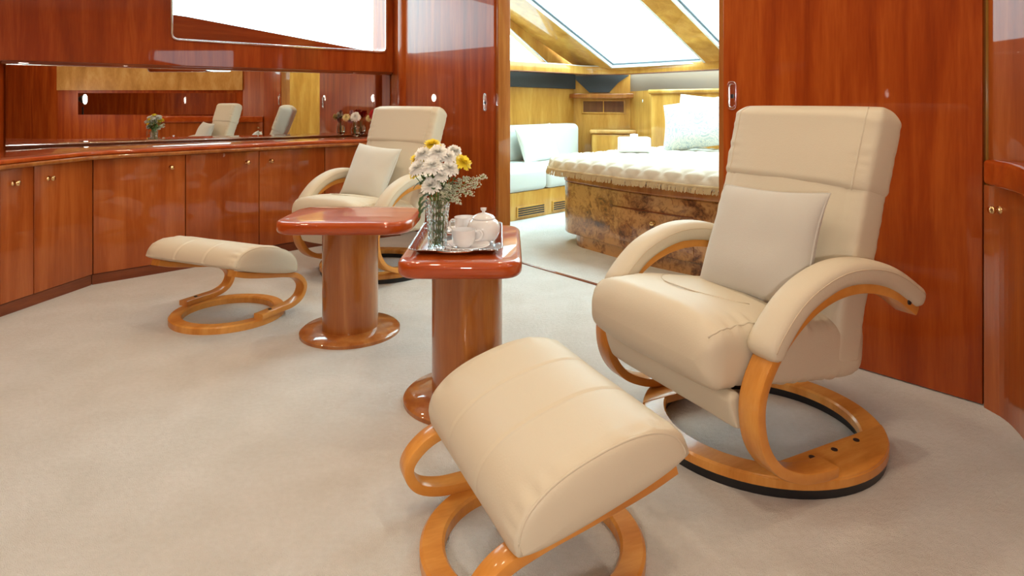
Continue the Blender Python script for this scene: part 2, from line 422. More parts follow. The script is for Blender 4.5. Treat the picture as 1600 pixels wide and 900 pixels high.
def hit(u, p, q):
    r = Vector(((u-800)/1000, 1)); return isect(Vector((0, 0)), r, p, (q-p).normalized())
def bisn(p):
    i = min(range(5), key=lambda k: (A[k]-p).length)
    if (A[i]-p).length < 1e-3 and 0 < i < 4: d = (A[i+1]-A[i]).normalized()+(A[i]-A[i-1]).normalized()
    else:
        j = min(range(4), key=lambda k: abs((p-A[k]).dot(Vector((A[k+1].y-A[k].y, A[k].x-A[k+1].x)).normalized()))+(0 if (p-A[k]).dot(p-A[k+1]) <= 1e-6 else 9)); d = A[j+1]-A[j]
    d = d.normalized(); return Vector((-d.y, d.x))
def cabinet(p, q, label, knob_u, zt=.69, group='cherry cabinets under the left worktop', gap=.0022):
    t = thing('cabinet', label, 'cabinet', (0, 0, 0), 0, group)
    m, L = wallm(tuple(p), tuple(q))
    bp, bq = bisn(p), bisn(q); e_ = .001*(q-p).normalized()
    plate('body', [tuple(p+bp*.028+e_), tuple(q+bq*.028-e_), tuple(q+bq*.26-e_), tuple(p+bp*.26+e_)], [], 0, zt, M['cabinet'], t, None)
    plate('plinth', [(0, 0), (L, 0), (L, .055), (0, .055)], [], -.027, -.012, M['socle'], t, m)
    d = plate('door', [(gap, .06), (L-gap, .06), (L-gap, zt-.004), (gap, zt-.004)], [], -.026, 0, M['cabinet'], t, m, bev=.002)
    if knob_u is not None: knob(d, m, knob_u, .617)
    return t
s2a, s2b = A[2], A[3]
cabinet(A[0], A[0]*.5+A[1]*.5, 'glossy cherry cabinet nearest the camera on the left, mostly out of view', .9)
p53 = hit(53, A[1], A[2])
cabinet(A[0]*.5+A[1]*.5, A[1], 'glossy cherry cabinet cut by the left edge of the frame', .95)
cabinet(A[1], p53, 'glossy cherry cabinet door with brass knob at far left', (hit(21, A[1], A[2])-A[1]).length)
cabinet(p53, A[2], 'narrow cherry cabinet door just before the bend in the worktop', (hit(76, A[1], A[2])-p53).length)
q290, q405 = hit(290, s2a, s2b), hit(405, s2a, s2b)
cabinet(A[2], q290, 'wide cherry cabinet behind the far footstool, knob at its right', (hit(267, s2a, s2b)-A[2]).length)
cabinet(q290, q405, 'cherry cabinet with knob beside its right seam, left of far tabletop', (hit(386, s2a, s2b)-q290).length)
cabinet(q405, A[3], 'cherry cabinet with knob at its left, behind far tabletop', (hit(423, s2a, s2b)-q405).length)
cabinet(A[3], A[4], 'cherry cabinet beside the far recliner under the flower vases', (hit(567, A[3], A[4])-A[3]).length)

# worktop: one continuous curved top
fr = []
for i, p in enumerate(A):
    a = A[max(i-1, 0)]; b = A[min(i+1, len(A)-1)]; d = (b-a).normalized(); n = Vector((d.y, -d.x)); fr.append(p+n*.028)
fr2 = rpoly([tuple(p) for p in fr]+[tuple(CL+BD*.0-NM*.01+BD*.0), tuple(ML-NM*.005), (-2.98, .9)], [0, 0, .12, .12, 0, 0, 0, 0], 8)
t = thing('worktop', 'long curved cherry worktop below the mirror', 'worktop')
plate('top_board', fr2, [], .712, .735, M['tabletop'], t, None, bev=.008)
n_front = 2+9*2+1
fpath = [Vector((x, y, 0)) for x, y in fr2[:n_front]]
for (zz, ins, r1, r2) in ((.7005, .012, .012, .011),):
    V, F = sweep([Vector((p.x, p.y, zz)) for p in fpath], rrect(.016, r2, .008), up=Vector((0, 0, 1)))
    mo('moulding', V, F, M['column'], t)

# right corner cabinet with its thick curved top
R0 = CR+Vector((-.004, -.012))
rf = [tuple(R0), (1.553, 2.02), (1.53, 1.93), (1.49, 1.84), (1.43, 1.73), (1.34, 1.55), (1.20, 1.22), (1.02, .78)]
rf = [tuple(v.xy) for v in cr([(x, y, 0) for x, y in rf], 4)]
back = [(1.30, .45), (1.60, 1.70), (1.565, 2.09)]
t = thing('corner_cabinet', 'curved cherry cabinet at the right edge beside the bulkhead', 'cabinet')
ob = [(x+.0, y) for x, y in rf]+[(1.32, .75), (1.60, 1.72), (1.568, 2.09)]
plate('body', ob, [], 0, .73, M['cabinet'], t, None)
tp = []
for i, (x, y) in enumerate(rf):
    a = Vector(rf[max(i-1, 0)]); b = Vector(rf[min(i+1, len(rf)-1)]); d = (b-a).normalized(); n = Vector((d.y, -d.x)); k = min(1, i/4)
    tp.append((x+n.x*.03*k, y+n.y*.03*k))
plate('top_board', tp+[(1.32, .75), (1.60, 1.72), (1.568, 2.09)], [], .73, .815, M['tabletop'], t, None, bev=.015)
kp = Vector((1.499, 1.96-.0)); kk = wallm((1.545, 2.02), (1.50, 1.86))[0]
# knob stands on the curved door
def closest(u):
    r = Vector(((u-800)/1000, 1)); best = None
    for i in range(len(rf)-1):
        a, b = Vector(rf[i]), Vector(rf[i+1]); q = isect(Vector((0, 0)), r, a, (b-a).normalized()); s = (q-a).dot((b-a).normalized())
        if 0 <= s <= (b-a).length: best = (a, b, q)
    return best
a, b, q = closest(1562)
mk, _ = wallm(tuple(q), tuple(q+(b-a)))
knob(t, mk, 0, 1-.168*q.y, .015)

# ---------------------------------------------------------------- recliners
def rounded(e, r):
    return 1.0 if e >= r else math.sqrt(max(0, 1-(1-e/r)**2))
def se(t, a, b, n):
    c, s = math.cos(t), math.sin(t)
    return a*math.copysign(abs(c)**(2/n), c), b*math.copysign(abs(s)**(2/n), s)

def pad_surface(path, hw, th, r_end, wn=5.0, bulge=.0, grooves=(), pucker=0.0, vgroove=None, seed=0.0):
    """cushion swept along a (y, z) path; width lies on x.  hw, th: functions of s"""
    P = cr([(0, y, z) for y, z in path], 12)
    D = [0]
    for i in range(1, len(P)): D.append(D[-1]+(P[i]-P[i-1]).length)
    L = D[-1]
    def at(d):
        d = min(max(d, 0), L); i = 0
        while i < len(D)-2 and D[i+1] < d: i += 1
        k = (d-D[i])/max(D[i+1]-D[i], 1e-9); p = P[i].lerp(P[i+1], k)
        i0 = max(i-2, 0); i1 = min(i+3, len(P)-1); t = (P[i1]-P[i0]).normalized()
        return p, t
    def S(a, s):
        # concentrate rows at both ends
        s2 = .5-.5*math.cos(PI*s); s2 = .55*s2+.45*s
        d = s2*L; p, t = at(d); e = min(d, L-d); f = max(rounded(e, r_end), .02)
        W = hw(s2)-(r_end*.8)*(1-f); T = th(s2)/2*f
        x, q = se(2*PI*a, W, T, wn)
        if q*(1 if bulge > 0 else -1) > 0: q += abs(bulge)*f*(1-(x/W)**2)*(1 if q > 0 else -1)*abs(q/T if T else 0)
        for g, wd, dp in grooves:
            q -= math.copysign(dp*math.exp(-((d-g)/wd)**2), q)*min(1, abs(q)/T*1.2)
        if vgroove and q < 0:
            gx, wd, dp = vgroove; q += dp*math.exp(-((abs(x)-gx)/wd)**2)
        if pucker:
            k = math.exp(-((abs(x)-W)/.05)**2)
            q += pucker*k*noise.noise(Vector((d*55, x*9+seed, 3)))
        q += .0035*noise.noise(Vector((x*7+seed, d*7, 1.3)))*f
        n = Vector((0, -t.z, t.y))
        return p+Vector((x, 0, 0))+n*q
    return S, L

def pillow_mesh(name, size_x, size_y, th, mat, parent, m4, seed=0, n=30):
    V = []; F = []
    for side in (1, -1):
        base = len(V)
        for j in range(n+1):
            for i in range(n+1):
                u = -1+2*i/n; v = -1+2*j/n
                u2 = math.sin(u*PI/2); v2 = math.sin(v*PI/2)
                h = ((1-abs(u2)**2.6)*(1-abs(v2)**2.6))
                h = max(h, 0)**.5
                x = u2*size_x/2*(1-.06*(1-v2*v2)*abs(u2)**3); y = v2*size_y/2*(1-.06*(1-u2*u2)*abs(v2)**3)
                z = side*th/2*h*(1+.14*noise.noise(Vector((x*9+seed, y*9, side))))+.010*noise.noise(Vector((x*5, y*5, seed)))
                V.append(m4 @ Vector((x, y, z)))
        for j in range(n):
            for i in range(n):
                a = base+j*(n+1)+i; F.append((a, a+1, a+n+2, a+n+1))
    me = bpy.data.meshes.new(name); me.from_pydata([tuple(v) for v in V], [], F)
    bm = bmesh.new(); bm.from_mesh(me); bmesh.ops.remove_doubles(bm, verts=bm.verts, dist=1e-4)
    bmesh.ops.recalc_face_normals(bm, faces=bm.faces); bm.to_mesh(me); bm.free()
    o = link(name, me, mat, parent)
    ed = []
    for k in range(4*16):
        s, f = divmod(k, 16); f = -1+2*f/16; u, v = ((f, -1), (1, f), (-f, 1), (-1, -f))[s]
        x = u*size_x/2*(1-.06*(1-v*v)*abs(u)**3); y = v*size_y/2*(1-.06*(1-u*u)*abs(v)**3)
        ed.append(m4 @ Vector((x, y, .010*noise.noise(Vector((x*5, y*5, seed))))))
    tube('piping', ed, .0035, mat, o, 6, True)
    return o

def base_ring(t, R, r, z0, z1, mat, black=True):
    n = 72; prof = [(r, z0), (R, z0), (R, z1-.006), (R-.006, z1), (r+.006, z1), (r, z1-.006), (r, z0)]
    o = lob('base_ring', prof, mat, t, n)
    if black: lob('glide_ring', [(r+.008, 0), (R-.006, 0), (R-.004, z0), (r+.006, z0), (r+.008, 0)], M['black'], t, n)
    return o

def seam_on(S, pts, parent, r=.0016, mat=None):
    tube('seam', [S(a, s) for a, s in pts], r, mat or M['seam'], parent, 5)

def recliner(loc, rz, label, recline=0.0):
    t = thing('recliner', label, 'chair', loc, rz, 'cream leather recliners')
    # back pivots about its foot
    def rc(y, z):
        a = math.radians(recline); dy, dz = y+.05, z-.33
        return (-.05+dy*math.cos(a)-dz*math.sin(a), .33+dy*math.sin(a)+dz*math.cos(a))
    path = [rc(*p) for p in ((-.045, .27), (-.075, .42), (-.125, .58), (-.175, .74), (-.20, .84))]
    S, L = pad_surface(path, lambda s: .264, lambda s: .130-.015*s, .04, 7, -.012, vgroove=(.212, .004, .004), pucker=.004)
    # path runs upward so the pad normal (-t.z) points forward = +y flipped
    b = surf(lambda a, s: S(a, s), 96, 70, True, 'backrest', M['leather'], t)
    hp = [rc(*p) for p in ((-.168, .715), (-.19, .79), (-.222, .90), (-.245, .985))]
    S2, L2 = pad_surface(hp, lambda s: .267+.003*s, lambda s: .132, .048, 7, -.012, pucker=.0045, seed=4)
    hd = surf(S2, 110, 60, True, 'headrest', M['leather'], t)
    for aa in (.652, .848):
        tube('seam', [S2(aa, .08+.84*k/30) for k in range(31)], .0028, M['leather'], hd, 6)
    # seat
    sp = [(-.15, .315), (-.02, .325), (.15, .348), (.30, .372), (.455, .372)]
    S3, L3 = pad_surface(sp, lambda s: .262, lambda s: .165+.015*math.sin(PI*s), .062, 6, .022, pucker=.007, seed=9)
    st = surf(S3, 110, 80, True, 'seat', M['leather'], t)
    return t, S, S2, S3, b, hd, st

def chair_frame(t):
    pts = [(-.245, .425), (-.15, .482), (-.03, .515), (.09, .512), (.20, .472), (.295, .395), (.35, .30), (.345, .20), (.295, .125), (.215, .083), (.14, .068), (.085, .066)]
    for sgn in (1, -1):
        X = sgn*.302
        P = cr([(X, y, z) for y, z in pts], 10)
        V, F = sweep(P, rrect(.03, .013, .004, 2), up=Vector((1, 0, 0)))
        # section axes: side = t x up lies in the plane (thickness), up = x (width)
        V, F = sweep(P, rrect(.0135, .031, .004, 2), up=Vector((1, 0, 0)))
        f = mo('side_frame', V, F, M['honey'], t, True, 40)
        # screw plug at the rear end of the arm
        q = Vector((X+(-.0305 if sgn < 0 else .0305), -.205, .456))
        V, F = sweep([q, q+Vector((sgn*.003, 0, 0))], circ(.008, 12)); mo('plug', V, F, M['black'], f)
        arm = [(y, z+.040) for y, z in pts[:5]]+[(.292, .432), (.318, .385)]
        arm[0] = (-.268, .437+.012)
        Sa, La = pad_surface(arm, lambda s: .046, lambda s: .060, .028, 3.2, .004)
        pad = surf(lambda a, s: Sa(a, s)+Vector((X, 0, 0)), 48, 60, True, 'arm_pad', M['leather'], t)
        for sd in (.045, .455):
            tube('seam', [Sa(sd, .06+.88*k/30)+Vector((X, 0, 0)) for k in range(31)], .0015, M['seam'], pad, 5)
        # plate closing the ring under the frame
        R = .343; xin = .212; a0 = math.acos(xin/R)
        out = [(sgn*R*math.cos(-a0+2*a0*k/20), R*math.sin(-a0+2*a0*k/20)) for k in range(21)]
        plp = plate('ring_plate', out if sgn > 0 else out[::-1], [], .030, .0545, M['honey'], t, None, bev=.003)
        for yy, xx in ((.067, .241), (-.02, .243), (-.119, .238)):
            lob('screw', [(0, .0), (.0085, .0), (.0085, .0022), (0, .0022)], M['black'], plp, 14, (sgn*xx, yy, .0545))
        # end cap of the cross bar
        rbox('bracket', (X-sgn*.020-.006, .318, .215), (X-sgn*.020+.006, .358, .285), M['black'], t, .004)
    base_ring(t, .345, .275, .026, .053, M['honey'])
    Sc, Lc = pad_surface([(.368, .295), (.356, .25), (.336, .203)], lambda s: .262, lambda s: .045, .018, 8)
    surf(Sc, 48, 24, True, 'cross_bar', M['leather'], t)

def seat_seams(t, S3, st):
    def top(x, s):       # point on the upper face at width fraction x
        # invert superellipse: cos^(2/n)=x
        c = math.copysign(abs(x)**(6/2), x); a = math.acos(max(-1, min(1, c)))/(2*PI); p = S3(a, s)
        return p
    tube('seam', [top(-.62+1.24*k/30, .60+.13*math.sin(PI*k/30)**.6) for k in range(31)], .0022, M['leather'], st, 5)
    for sg in (1, -1):
        tube('seam', [S3((.10 if sg > 0 else .40), .50+.42*k/20) for k in range(21)], .0026, M['leather'], st, 5)

PHI1 = math.atan2(.89, -.45)
c1, S, S2, S3, b_, h_, s_ = recliner((.75, 1.95, 0), PHI1, 'large cream leather recliner on the right in front of the bulkhead')
chair_frame(c1); seat_seams(c1, S3, s_)
PHI2 = math.atan2(.53, -.85)
c2, S, S2, S3, b_, h_, s_ = recliner((-.80, 3.85, 0), PHI2, 'cream leather recliner in the far corner behind the two tables', 4.0)
chair_frame(c2); seat_seams(c2, S3, s_)

def lean(chairloc, rz, x, y, z, tilt, spin=0):
    """pillow matrix: local pillow x -> chair x, pillow y -> up the backrest"""
    return (Matrix.Translation(chairloc) @ Matrix.Rotation(rz, 4, 'Z') @ Matrix.Translation((x, y, z)) @ Matrix.Rotation(math.radians(tilt), 4, 'X') @ Matrix.Rotation(math.radians(spin), 4, 'Z'))
# tilt: 90 = upright facing -y ; we want the face toward +y and leaning back
p = pillow_mesh('cushion', .37, .33, .12, M['pillow'], None, lean((.75, 1.95, 0), PHI1, -.065, .065, .592, 90+24, -3), 1)
tag(p, 'pale suede scatter cushion on the right recliner', 'cushion')
p = pillow_mesh('cushion', .35, .33, .11, M['white_pillow'], None, lean((-.80, 3.85, 0), PHI2, .03, .045, .585, 90+26, 4), 5)
tag(p, 'off-white leather cushion on the far recliner', 'cushion')

# ---------------------------------------------------------------- footstools
def footstool(loc, rz, label):
    t = thing('footstool', label, 'footstool', loc, rz, 'cream leather footstools')
    tilt = math.atan2(-.115, .42); W = .272
    def S(a, s):
        # s over x with end panels
        x = None
        if s < .12: k = s/.12; x = -W-.016*math.cos(k*PI/2); sc_ = max(math.sin(k*PI/2), .02); edge = True
        elif s > .88: k = (1-s)/.12; x = W+.016*math.cos(k*PI/2); sc_ = max(math.sin(k*PI/2), .02)
        else: x = -W+2*W*(s-.12)/.76; sc_ = 1
        th = 2*PI*a; c, sn = math.cos(th), math.sin(th)
        y = -.032+.200*math.copysign(abs(c)**.85, c); z = .102*abs(sn)**.85 if sn > 0 else -.018*abs(sn)
        if sc_ == 1:
            e = W-abs(x); g = .93+.07*min(1, e/.03)**.5
            g += -.035*sum(math.exp(-((x-q)/.0045)**2) for q in (-W*.30, W*.34))*(1 if sn > 0 else 0)
            if sn > 0: g += .075*math.exp(-(e/.045)**2)*(noise.noise(Vector((th*6.5, 2.2, x*6)))*.8)*min(1, e/.008)
            g += .02*noise.noise(Vector((x*6, th*1.3, .7)))
        else: g = .93*sc_
        cz = .03
        y *= g if sc_ < 1 else (.5+.5*g); z = cz*(1-sc_)*1.0+z*g
        yy = y*math.cos(tilt)-z*math.sin(tilt)*(-1)*-1; zz = y*math.sin(tilt)+z*math.cos(tilt)
        return Vector((x, yy, .245+zz))
    cu = surf(S, 120, 150, True, 'cushion', M['leather'], t)
    for sd in (.119, .881):
        tube('seam', [S(.0+.5*k/60, sd) for k in range(61)], .003, M['leather'], cu, 6)
    pts = [(-.195, .270), (-.12, .246), (0, .218), (.10, .196), (.18, .168), (.225, .118), (.205, .068), (.145, .045), (.06, .043), (-.05, .043)]
    for sgn in (1, -1):
        X = sgn*.236
        P = cr([(X, y, z) for y, z in pts], 10)
        V, F = sweep(P, rrect(.0125, .026, .004, 2), up=Vector((1, 0, 0)))
        f = mo('side_frame', V, F, M['honey'], t, True, 40)
        V, F = sweep([Vector((X, .02, .0555)), Vector((X, .02, .059))], circ(.008, 12)); mo('screw', V, F, M['black'], f)
    base_ring(t, .25, .195, .0, .031, M['honey'], False)
    return t
footstool((.045, 1.435, 0), math.atan2(.915, -.40), 'large cream leather footstool in the foreground beside the near table')
footstool((-1.33, 3.0, 0), math.atan2(-.40, .916), 'cream leather footstool at the left near the cabinets')

# ---------------------------------------------------------------- pedestal tables
def table(center, top_c, sx, sy, taper, label, rz=0):
    t = thing('pedestal_table', label, 'table', (center[0], center[1], 0), 0, 'cherry pedestal tables')
    ox, oy = top_c[0]-center[0], top_c[1]-center[1]
    c, s = math.cos(rz), math.sin(rz)
    out = [(-sx, -sy), (sx, -sy), (sx, sy), (-sx, sy)]
    out = rpoly(out, [min(sx, sy)*taper]*4, 8)
    out = [(ox+x*c-y*s, oy+x*s+y*c) for x, y in out]
    plate('tabletop', out, [], .46, .512, M['tabletop'], t, None, bev=.018, res=5)
    lob('pedestal', [(.119, .018), (.119, .46), (0, .46)], M['column'], t, 64)
    lob('base', [(0, 0), (.214, 0), (.214, .012), (.205, .020), (.12, .024), (0, .024)], M['column'], t, 72)
    return t
table((-.707, 2.80), (-.70, 2.80), .285, .215, .55, 'cherry pedestal table with an empty top, between footstool and far recliner', .0)
table((-.152, 2.17), (-.163, 2.25), .195, .31, .42, 'cherry pedestal table carrying the silver tray and flower vase')

# ---------------------------------------------------------------- tray and tea things
tz = .513
t = thing('serving_tray', 'silver serving tray with beaded rim on the near table', 'tray', (-.186, 2.27, tz), math.radians(1))
hx, hy = .150, .235
outer = rpoly([(-hx, -hy), (hx, -hy), (hx, hy), (-hx, hy)], .035, 6)
def ringpts(k, z): return [Vector((x*k[0], y*k[1], z)) for x, y in outer]
V = []; F = []; lv = [((.80, .87), .004), ((.82, .885), .0035), ((.86, .91), .008), ((.97, .98), .017), ((1, 1), .018), ((1.005, 1.003), .016), ((.97, .98), .0145), ((.85, .9), .003), ((.80, .87), .001)]
for k, z in lv: V += ringpts(k, z)
n = len(outer)
for i in range(len(lv)-1):
    for j in range(n): F.append((i*n+j, i*n+(j+1) % n, (i+1)*n+(j+1) % n, (i+1)*n+j))
F.append(tuple(range(n))[::-1]); F.append(tuple((len(lv)-1)*n+j for j in range(n)))
mo('tray_body', V, F, M['silver'], t, True, 35)
# beaded rim
V = []; F = []
per = []
for j in range(n):
    a = Vector(outer[j]); b = Vector(outer[(j+1) % n]); m_ = max(1, int((b-a).length/.0062))
    for k in range(m_): per.append(a.lerp(b, k/m_))
for q in per:
    b0 = len(V); r = .0032
    for dx, dy, dz in ((r, 0, 0), (0, r, 0), (-r, 0, 0), (0, -r, 0), (0, 0, r), (0, 0, -r)): V.append((q.x+dx, q.y+dy, .0185+dz))
    for f in ((0, 1, 4), (1, 2, 4), (2, 3, 4), (3, 0, 4), (1, 0, 5), (2, 1, 5), (3, 2, 5), (0, 3, 5)): F.append(tuple(b0+i for i in f))
tag(mo('beaded_rim', V, F, M['silver'], t), kind='stuff')
for s in (-1, 1):
    hp = cr([(-.055, s*hy, .016), (-.045, s*(hy+.016), .017), (-.02, s*(hy+.026), .018), (.02, s*(hy+.026), .018), (.045, s*(hy+.016), .017), (.055, s*hy, .016)], 6)
    V, F = sweep(hp, rrect(.0055, .003, .002)); mo('handle', V, F, M['silver'], t)
def beads(parent, pts, r): pass

def cup(name, label, x, y, z, ang):
    t = thing(name, label, 'cup', (x, y, z), ang, 'porcelain cups on the tray')
    lob('bowl', [(0, .004), (.021, .003), (.023, 0), (.025, .004), (.034, .012), (.0385, .03), (.040, .058), (.0385, .058), (.0365, .03), (.031, .013), (0, .008)], M['porcelain'], t, 36)
    hp = cr([(.037, 0, .048), (.052, 0, .052), (.062, 0, .040), (.056, 0, .024), (.038, 0, .018)], 6)
    V, F = sweep(hp, circ(.0036, 8), up=Vector((0, 1, 0))); mo('handle', V, F, M['porcelain'], t)
    return t
def saucer(label, x, y, z):
    o = lob('saucer', [(0, .002), (.028, .0), (.032, .003), (.06, .009), (.079, .014), (.078, .0165), (.058, .0115), (.03, .0055), (0, .005)], M['porcelain'], None, 48, (0, 0, 0))
    o.location = (x, y, z); return tag(o, label, 'saucer', 'porcelain saucers on the tray')
zt = tz+.0045
saucer('white saucer under the front cup', -.152, 2.115, zt)
cup('teacup', 'white porcelain cup at the front of the tray', -.160, 2.115, zt+.0055, math.radians(10))
saucer('white saucer under the rear cup', -.180, 2.345, zt)
cup('teacup', 'white porcelain cup behind, left of the lidded pot', -.172, 2.345, zt+.0055, math.radians(-150))
def spoon(label, p, ang):
    t = thing('teaspoon', label, 'spoon', p, ang, 'silver teaspoons')
    hp = cr([(0, 0, .004), (.03, 0, .007), (.07, 0, .009), (.10, 0, .008)], 6)
    V, F = sweep(hp, rrect(.0022, .001, .0008), scale=lambda k: .6+.8*k); mo('handle', V, F, M['silver'], t)
    lob('bowl', [(0, -.0035), (.006, -.003), (.0095, 0), (.009, .0006), (.0055, -.002), (0, -.0025)], M['silver'], t, 20, (-.012, 0, .004), 1.35, .9)
spoon('silver teaspoon on the front saucer', (-.195, 2.085, zt+.010), math.radians(125))
spoon('silver teaspoon on the rear saucer', (-.232, 2.33, zt+.010), math.radians(160))
t = thing('sugar_bowl', 'white porcelain lidded bowl at the right of the tray', 'bowl', (-.098, 2.205, zt), math.radians(-10))
lob('body', [(0, .003), (.028, .002), (.030, 0), (.034, .004), (.048, .018), (.056, .038), (.057, .055), (.050, .073), (.038, .083), (.035, .084), (.034, .082), (0, .08)], M['porcelain'], t, 40)
lid = lob('lid', [(.0395, .083), (.040, .086), (.034, .093), (.018, .100), (.006, .103), (.005, .108), (.010, .112), (.011, .119), (0, .120)], M['porcelain'], t, 32)

# ---------------------------------------------------------------- vases and flowers
def bloom_mesh(name, mat, R=.03, layers=6, npet=18, flat=.55):
    V = []; F = []
    for l in range(layers):
        k = l/(layers-1); r = R*(1-.78*k); el = math.radians(-12+88*k); w = R*.24*(1-.3*k); npp = int(npet*(1-.45*k))
        for i in range(npp):
            a = 2*PI*(i+.5*(l % 2))/npp+random.uniform(-.12, .12); e = el+random.uniform(-.1, .1)
            d = Vector((math.cos(a), math.sin(a), 0)); sd = Vector((-math.sin(a), math.cos(a), 0))
            dirv = d*math.cos(e)+Vector((0, 0, 1))*math.sin(e); rr = r*random.uniform(.88, 1.08)
            p0 = dirv*R*.06; p1 = dirv*rr*.6; p2 = dirv*rr+Vector((0, 0, -.12*rr if l < 2 else .08*rr))
            b = len(V); V += [p0-sd*w*.3, p0+sd*w*.3, p1-sd*w*.6, p1+sd*w*.6, p2-sd*w*.28, p2+sd*w*.28]
            F += [(b, b+1, b+3, b+2), (b+2, b+3, b+5, b+4)]
    # calyx
    me = bpy.data.meshes.new(name); me.from_pydata([tuple(v) for v in V], [], F); me.materials.append(mat)
    return me
bloomW = bloom_mesh('bloom_white', M['petal_white'], .033, 8, 26)
bloomY = bloom_mesh('bloom_yellow', M['petal_yellow'], .032, 8, 26)
bloomP = bloom_mesh('bloom_cream', M['petal_cream'], .034, 6, 16)
bloomR = bloom_mesh('bloom_red', M['petal_red'], .046, 7, 20)
bloomM = bloom_mesh('bloom_mauve', M['petal_mauve'], .03, 5, 14)
def leaf_geo(V, F, p, d, L, w):
    d = d.normalized(); s = d.cross(Vector((0, 0, 1))).normalized(); u = s.cross(d)
    b = len(V); pr = [(0, .1), (.25, .7), (.4, .5), (.55, 1), (.7, .55), (.85, .6), (1, .03)]
    for k, ww in pr:
        c = p+d*L*k+u*(L*.15*math.sin(k*PI))
        V += [c-s*w*ww+u*w*.15, c, c+s*w*ww+u*w*.15]
    for i in range(len(pr)-1):
        a = b+i*3; F += [(a, a+1, a+4, a+3), (a+1, a+2, a+5, a+4)]
def flower(base, mid, head, me, label, group, scale=1.0, leaves=2, cat='flower', tilt=None):
    t = thing('chrysanthemum', label, cat, base, 0, group)
    b0 = Vector(base); P = cr([Vector((0, 0, 0)), Vector(mid)-b0, Vector(head)-b0], 8)
    V, F = sweep(P, circ(.0017, 6)); mo('stem', V, F, M['stem'], t)
    o = bpy.data.objects.new('bloom', me); C.objects.link(o); o.parent = t; o.location = P[-1]; o.scale = (scale,)*3
    d = tilt or (P[-1]-P[-6]).normalized()
    o.rotation_mode = 'QUATERNION'; o.rotation_quaternion = Vector((0, 0, 1)).rotation_difference(Vector(d).normalized())
    V = []; F = []
    for k in range(leaves):
        i = int(len(P)*(.60+.3*k/max(leaves, 1))); a = random.uniform(0, 2*PI)
        leaf_geo(V, F, P[min(i, len(P)-1)], Vector((math.cos(a), math.sin(a), random.uniform(-.2, .5))), random.uniform(.03, .045), .012)
    if V: mo('leaves', V, F, M['leaf'], t)
    return t
vx, vy = -.243, 2.085
def cut(r, z, tt):
    return r*(1+(.028*math.cos(tt*12+z*90)+.018*math.cos(tt*12-z*90)) if .012 < z < .13 and r > .02 else r/r)*1.0 if r > 1e-4 else r
t = thing('flower_vase', 'tall cut crystal vase on the silver tray', 'vase', (vx, vy, zt), 0)
lob('glass_body', [(0, 0), (.027, 0), (.0285, .003)]+[(.0286+.0124*(k/36)**1.7, .003+.165*k/36) for k in range(1, 37)]+[(.0395, .1685), (.0335, .12), (.0285, .07), (.027, .04), (.026, .016), (0, .013)], M['crystal'], t, 168, (0, 0, 0), 1, 1, lambda r, z, a: r*(1+(.045*math.cos(a*14+z*230)+.045*math.cos(a*14-z*230))) if (.003 < z < .15 and r > .0275) else r, sharp=25)
lob('water', [(0, .0135), (.0255, .0165), (.0265, .04), (.028, .07), (.031, .098), (0, .098)], M['water'], t, 48)
vb = Vector((vx, vy, zt))
# heads: (u-ish x offset, depth offset, z) relative to vase
heads = [(-.065, .0, .300, 'Y', .9), (-.02, .02, .345, 'Y', 1.0), (-.045, -.02, .318, 'W', 1.0), (.005, -.03, .325, 'W', 1.05), (-.06, -.04, .275, 'W', 1.0), (-.01, -.055, .285, 'W', 1.15), (.035, -.02, .310, 'W', 1.0),
         (.055, .02, .325, 'W', .9), (.085, -.005, .290, 'Y', 1.05), (.045, -.04, .275, 'W', 1.0), (.0, .04, .33, 'W', 1.0), (-.015, -.055, .222, 'W', 1.05), (-.075, -.01, .250, 'Y', .6), (.025, .045, .31, 'W', 1.0),
         (-.055, .04, .31, 'W', .95), (.06, .05, .29, 'Y', .8), (.020, -.055, .250, 'W', .7)]
head_labels = ['yellow chrysanthemum at the upper left edge of the bouquet', 'yellow chrysanthemum topmost in the bouquet', 'white chrysanthemum just left below the topmost yellow one',
 'white chrysanthemum at the upper middle front of the bouquet', 'white chrysanthemum at the left edge of the bouquet', 'largest white chrysanthemum in the middle front of the bouquet', 'white chrysanthemum right of the middle of the bouquet',
 'white chrysanthemum at the upper right beside the yellow one', 'large yellow chrysanthemum at the right edge of the bouquet', 'white chrysanthemum at the lower right of the bouquet', 'white chrysanthemum behind the topmost row of the bouquet',
 'white chrysanthemum hanging lowest in front of the vase rim', 'small yellow chrysanthemum bud at the lower left edge', 'white chrysanthemum at the back right of the bouquet', 'white chrysanthemum at the back left of the bouquet',
 'small yellow chrysanthemum at the back right behind the white ones', 'small white chrysanthemum low between the stems']
for i, (dx, dy, dz, k, s) in enumerate(heads):
    a = i*2.4; base = vb+Vector((.014*math.cos(a), .014*math.sin(a), .020)); hd = vb+Vector((dx, dy, dz))
    neck = vb+Vector((dx*.28, dy*.28, .165))
    flower(base, neck, hd, bloomW if k == 'W' else bloomY, head_labels[i],
           'white chrysanthemums in the crystal vase' if k == 'W' else 'yellow chrysanthemums in the crystal vase', s, 3, 'flower', Vector((dx*5, dy*4-.35, .75)))
